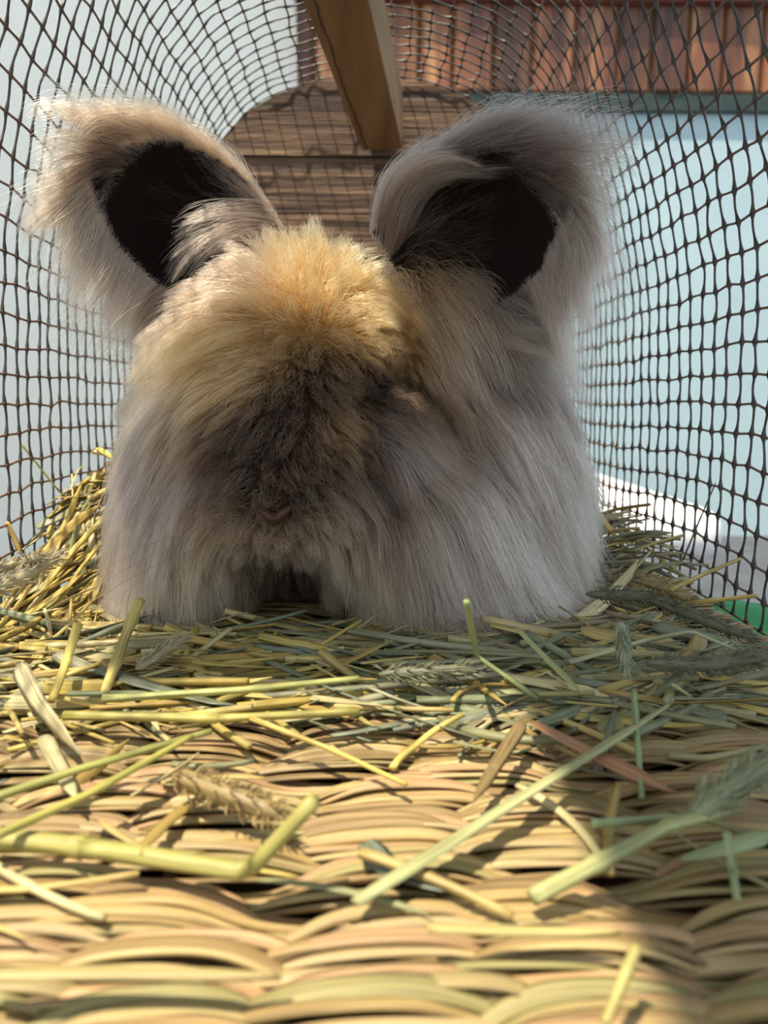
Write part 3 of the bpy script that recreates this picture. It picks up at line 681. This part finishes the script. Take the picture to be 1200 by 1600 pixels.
L_(gp((555, 1410, .006), (800, 1255, .010), (1045, 1102, .012)), .0030, (186, 190, 140), 'long pale green straw crossing from sunlit mat into shade', 0.25, .0008)
S_(gp((-30, 1308, .007), (120, 1322, .007), (388, 1362, .008), (492, 1250, .026)), .0028, (184, 178, 104), 'thick yellow-green stalk bent sharply upward at one end')
S_(gp((-20, 1312, .012), (140, 1240, .012), (300, 1150, .013)), .0013, (190, 184, 100), 'thin green straw slanting above the thick bent stalk')
S_(gp((-20, 1250, .010), (130, 1200, .011), (330, 1142, .012)), .0014, (176, 178, 104), 'green straw slanting past the pale dead leaf')
S_(gp((392, 1122, .013), (520, 1172, .008), (635, 1226, .006)), .0010, (226, 202, 112), 'thin golden straw slanting down across bare mat before the rabbit')
L_(gp((28, 1040, .018), (60, 1100, .012), (125, 1178, .008)), .0034, (206, 196, 158), 'wide pale papery dead leaf on the sunlit hay')
L_(gp((68, 1150, .010), (95, 1200, .009), (122, 1252, .007)), .0026, (214, 204, 160), 'pale dry leaf tip hanging below the papery dead leaf')
S_(gp((218, 938, .030), (190, 1010, .018), (163, 1082, .010)), .0024, (208, 192, 118), 'jointed yellow stalk leaning from the rabbit toward the camera', nodes=3)
S_(gp((122, 975, .030), (102, 1040, .018), (80, 1096, .010)), .0020, (226, 208, 112), 'bright yellow stalk beside the jointed stalk')
S_(gp((160, 1092, .011), (380, 1078, .012), (560, 1060, .012)), .0016, (190, 194, 122), 'long green straw lying level before the rabbit')
S_(gp((100, 1118, .009), (350, 1122, .010), (560, 1112, .010)), .0018, (200, 192, 108), 'yellow-green jointed straw lying level on the mat edge of the hay', nodes=2)
L_(gp((830, 1127, .012), (930, 1180, .009), (1052, 1238, .007)), .0030, (188, 140, 104), 'reddish brown dry leaf strip in the shade')
L_(gp((818, 1128, .013), (775, 1195, .009), (738, 1255, .006)), .0022, (150, 128, 84), 'brown twisted dry leaf at the shade edge', .6)
S_(gp((729, 940, .050), (745, 1025, .022), (840, 1092, .010)), .0011, (160, 176, 122), 'grey-green stalk rising in front of the rabbit and bent over')
L_(gp((806, 980, .026), (860, 1035, .018), (912, 1085, .012)), .0022, (182, 188, 126), 'pale green blade slanting below the rabbit chest wool')
S_(gp((990, 1080, .016), (996, 1160, .010), (1003, 1247, .006)), .0010, (158, 182, 134), 'thin green straw standing toward the camera in the shade')
S_(gp((890, 1035, .014), (1000, 1003, .018), (1080, 986, .021), (1156, 1018, .016)), .0011, (196, 200, 164), 'pale silvery straw kinked near the green sack')
S_(gp((1050, 945, .022), (1182, 931, .026)), .0014, (222, 196, 116), 'short golden straw beside the green sack')
S_(gp((1048, 922, .030), (1100, 897, .034), (1157, 873, .040)), .0012, (214, 190, 120), 'golden straw poking up against the netting')
L_([at_y(992, 880, .46), at_y(955, 830, .47), at_y(920, 778, .48)], .0028, (226, 182, 96), 'upright golden straw blade beside the rabbit flank')
S_(gp((832, 1402, .006), (940, 1345, .009), (1045, 1290, .010), (1130, 1268, .010)), .0022, (180, 184, 128), 'thick jointed straw end lying half in shade', nodes=2)
S_(gp((925, 1287, .008), (1072, 1277, .009)), .0013, (164, 184, 140), 'short green straw level in the shade')
L_(gp((1068, 1342, .008), (1130, 1325, .009), (1215, 1300, .010)), .0030, (168, 184, 138), 'broad grey-green blade at the picture edge in shade')
S_(gp((1135, 1300, .016), (1143, 1350, .010), (1152, 1408, .006)), .0010, (164, 182, 136), 'short thin straw crossing the broad grey-green blade')
L_(gp((-30, 1522, .008), (200, 1520, .008), (440, 1526, .007)), .0022, (190, 172, 118), 'flat straw lying along the nearest mat rows', .1, .0008)
L_(gp((668, 1450, .008), (820, 1455, .008), (968, 1457, .007)), .0018, (204, 190, 128), 'flat straw lying across near mat rows at the shade edge', .1, .0008)
S_(gp((995, 1480, .014), (945, 1600, .008)), .0012, (196, 186, 116), 'short straw stub pointing at the camera on near mat')
S_([at_y(30, 690, .44), at_y(90, 765, .45), at_y(160, 825, .46)], .0008, (206, 204, 120), 'thin pale straw leaning against the netting by sunlit hay')
S_([at_y(96, 850, .45), at_y(138, 756, .46), at_y(150, 760, .46)], .0010, (214, 196, 110), 'thin kinked straw standing beside the rabbit cheek wool')
L_([at_y(10, 815, .40), at_y(22, 840, .40), at_y(34, 868, .40)], .0030, (230, 196, 120), 'short golden leaf against the netting near the pale seed heads')
L_([at_y(152, 700, .47), at_y(165, 708, .46), at_y(178, 718, .455)], .0022, (226, 216, 120), 'small yellow blade poking out beside the rabbit')
S_([at_y(1067, 875, .42), at_y(1090, 820, .43), at_y(1118, 755, .44)], .0006, (90, 86, 66), 'thin dark straw upright against the netting by the white bench')
Q_(gp((-20, 928, .030), (40, 898, .036), (98, 864, .042)), .0040, (222, 210, 174), 'pale fluffy seed head lowest of the two by the netting')
Q_(gp((-20, 892, .038), (30, 880, .040), (70, 868, .044)), .0030, (206, 196, 160), 'pale seed head behind the fluffy one by the netting')
Q_(gp((212, 1046, .012), (250, 1020, .015), (292, 996, .018)), .0030, (196, 186, 150), 'small pale seed head before the rabbit in half shade')
Q_(gp((270, 1212, .011), (350, 1240, .011), (452, 1278, .008)), .0040, (176, 154, 104), 'brown furry seed head on the sunlit mat', .003)
Q_(gp((915, 928, .026), (1010, 932, .026), (1100, 968, .022), (1182, 1000, .016)), .0036, (128, 130, 108), 'long dark grey-green seed head beside the green sack')
Q_(gp((1010, 1036, .016), (1110, 1038, .016), (1215, 1022, .018)), .0040, (134, 134, 110), 'dark grey seed head lowest along the netting in shade')
Q_(gp((968, 972, .036), (974, 1010, .026), (979, 1048, .018)), .0026, (176, 188, 160), 'silvery seed head standing upright in the shaded hay')
Q_(gp((1078, 1278, .010), (1140, 1232, .013), (1215, 1185, .016)), .0046, (172, 180, 142), 'large plump green seed head in the shade', .006)
Q_(gp((592, 1054, .014), (680, 1050, .015), (760, 1044, .015)), .0032, (140, 144, 120), 'grey seed head lying level under the rabbit chest')
Q_(gp((1000, 905, .032), (1040, 918, .030), (1085, 937, .026)), .0036, (188, 166, 120), 'tan seed head above the dark one by the netting')

def in_rabbit(x, y): return (y > .352) and (-.125 < x < .115) or (x > .165 and y < .40)
def rand_path():
    while True:
        r = rng.random()
        if r < .36: x, y = -rng.uniform(.095, .18), rng.uniform(.30, .60); az = rng.normal(.9, .55); L = rng.uniform(.04, .11)
        elif r < .60: x, y = rng.uniform(.08, .18), rng.uniform(.30, .56); az = rng.normal(-.25, .5); L = rng.uniform(.04, .10)
        elif r < .985: x, y = rng.uniform(-.17, .17), rng.uniform(.258, .345); az = rng.normal(0, .5); L = rng.uniform(.03, .12)
        else: x, y = rng.uniform(-.15, .15), rng.uniform(.15, .27); az = rng.normal(0, .7); L = rng.uniform(.02, .05)
        if in_rabbit(x, y): continue
        dx, dy = math.cos(az) * L / 2, math.sin(az) * L / 2
        t = np.linspace(-1, 1, 11); b_ = rng.normal(0, .004)
        X = x + dx * t - dy / L * b_ * (1 - t * t) * 2; Y_ = y + dy * t + dx / L * b_ * (1 - t * t) * 2
        if X.min() < -.186 or X.max() > .186: continue
        if in_rabbit(X[0], Y_[0]) or in_rabbit(X[-1], Y_[-1]): continue
        return X, Y_
def rand_piece(B, z_off, big):
    X, Y_ = rand_path(); tilt = rng.normal(0, .004)
    Z = H(X, Y_) + z_off + tilt * np.linspace(-1, 1, len(X)); Z = np.maximum(Z, .003)
    q = np.stack((X, Y_, Z), -1); c = lin((HGOLD if rng.random() < (.75 if X.mean() < -.02 else .3) else HGREEN)[rng.integers(7)]) * rng.uniform(.75, 1.1)  # tint by side: hay's own colour plus sun and shade put in
    global LAST
    LAST = 'stem' if rng.random() < .5 else 'leaf'
    if LAST == 'stem': stem(B, q, rng.uniform(.0009, .0022) * (1 if big else .6), c)
    else: leaf(B, q, rng.uniform(.0012, .0046) * (1 if big else .6), c)
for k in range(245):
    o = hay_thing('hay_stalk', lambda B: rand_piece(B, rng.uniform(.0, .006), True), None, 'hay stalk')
    where = 'strewn in the sunlit heap beside the rabbit cheek' if o.location.x < -.085 else ('strewn in the shaded heap by the green sack' if o.location.x > .085 else ('strewn between the rabbit and the bare mat' if o.location.y > .25 else 'lying loose on the bare mat'))
    kind = 'flat dry hay blade' if LAST == 'leaf' else 'thin round hay stalk'
    o.name = 'hay_leaf' if LAST == 'leaf' else 'hay_stalk'
    tag(o, kind + ' ' + where, 'hay leaf' if LAST == 'leaf' else 'hay stalk', kind + 's ' + where)
B = Buf()
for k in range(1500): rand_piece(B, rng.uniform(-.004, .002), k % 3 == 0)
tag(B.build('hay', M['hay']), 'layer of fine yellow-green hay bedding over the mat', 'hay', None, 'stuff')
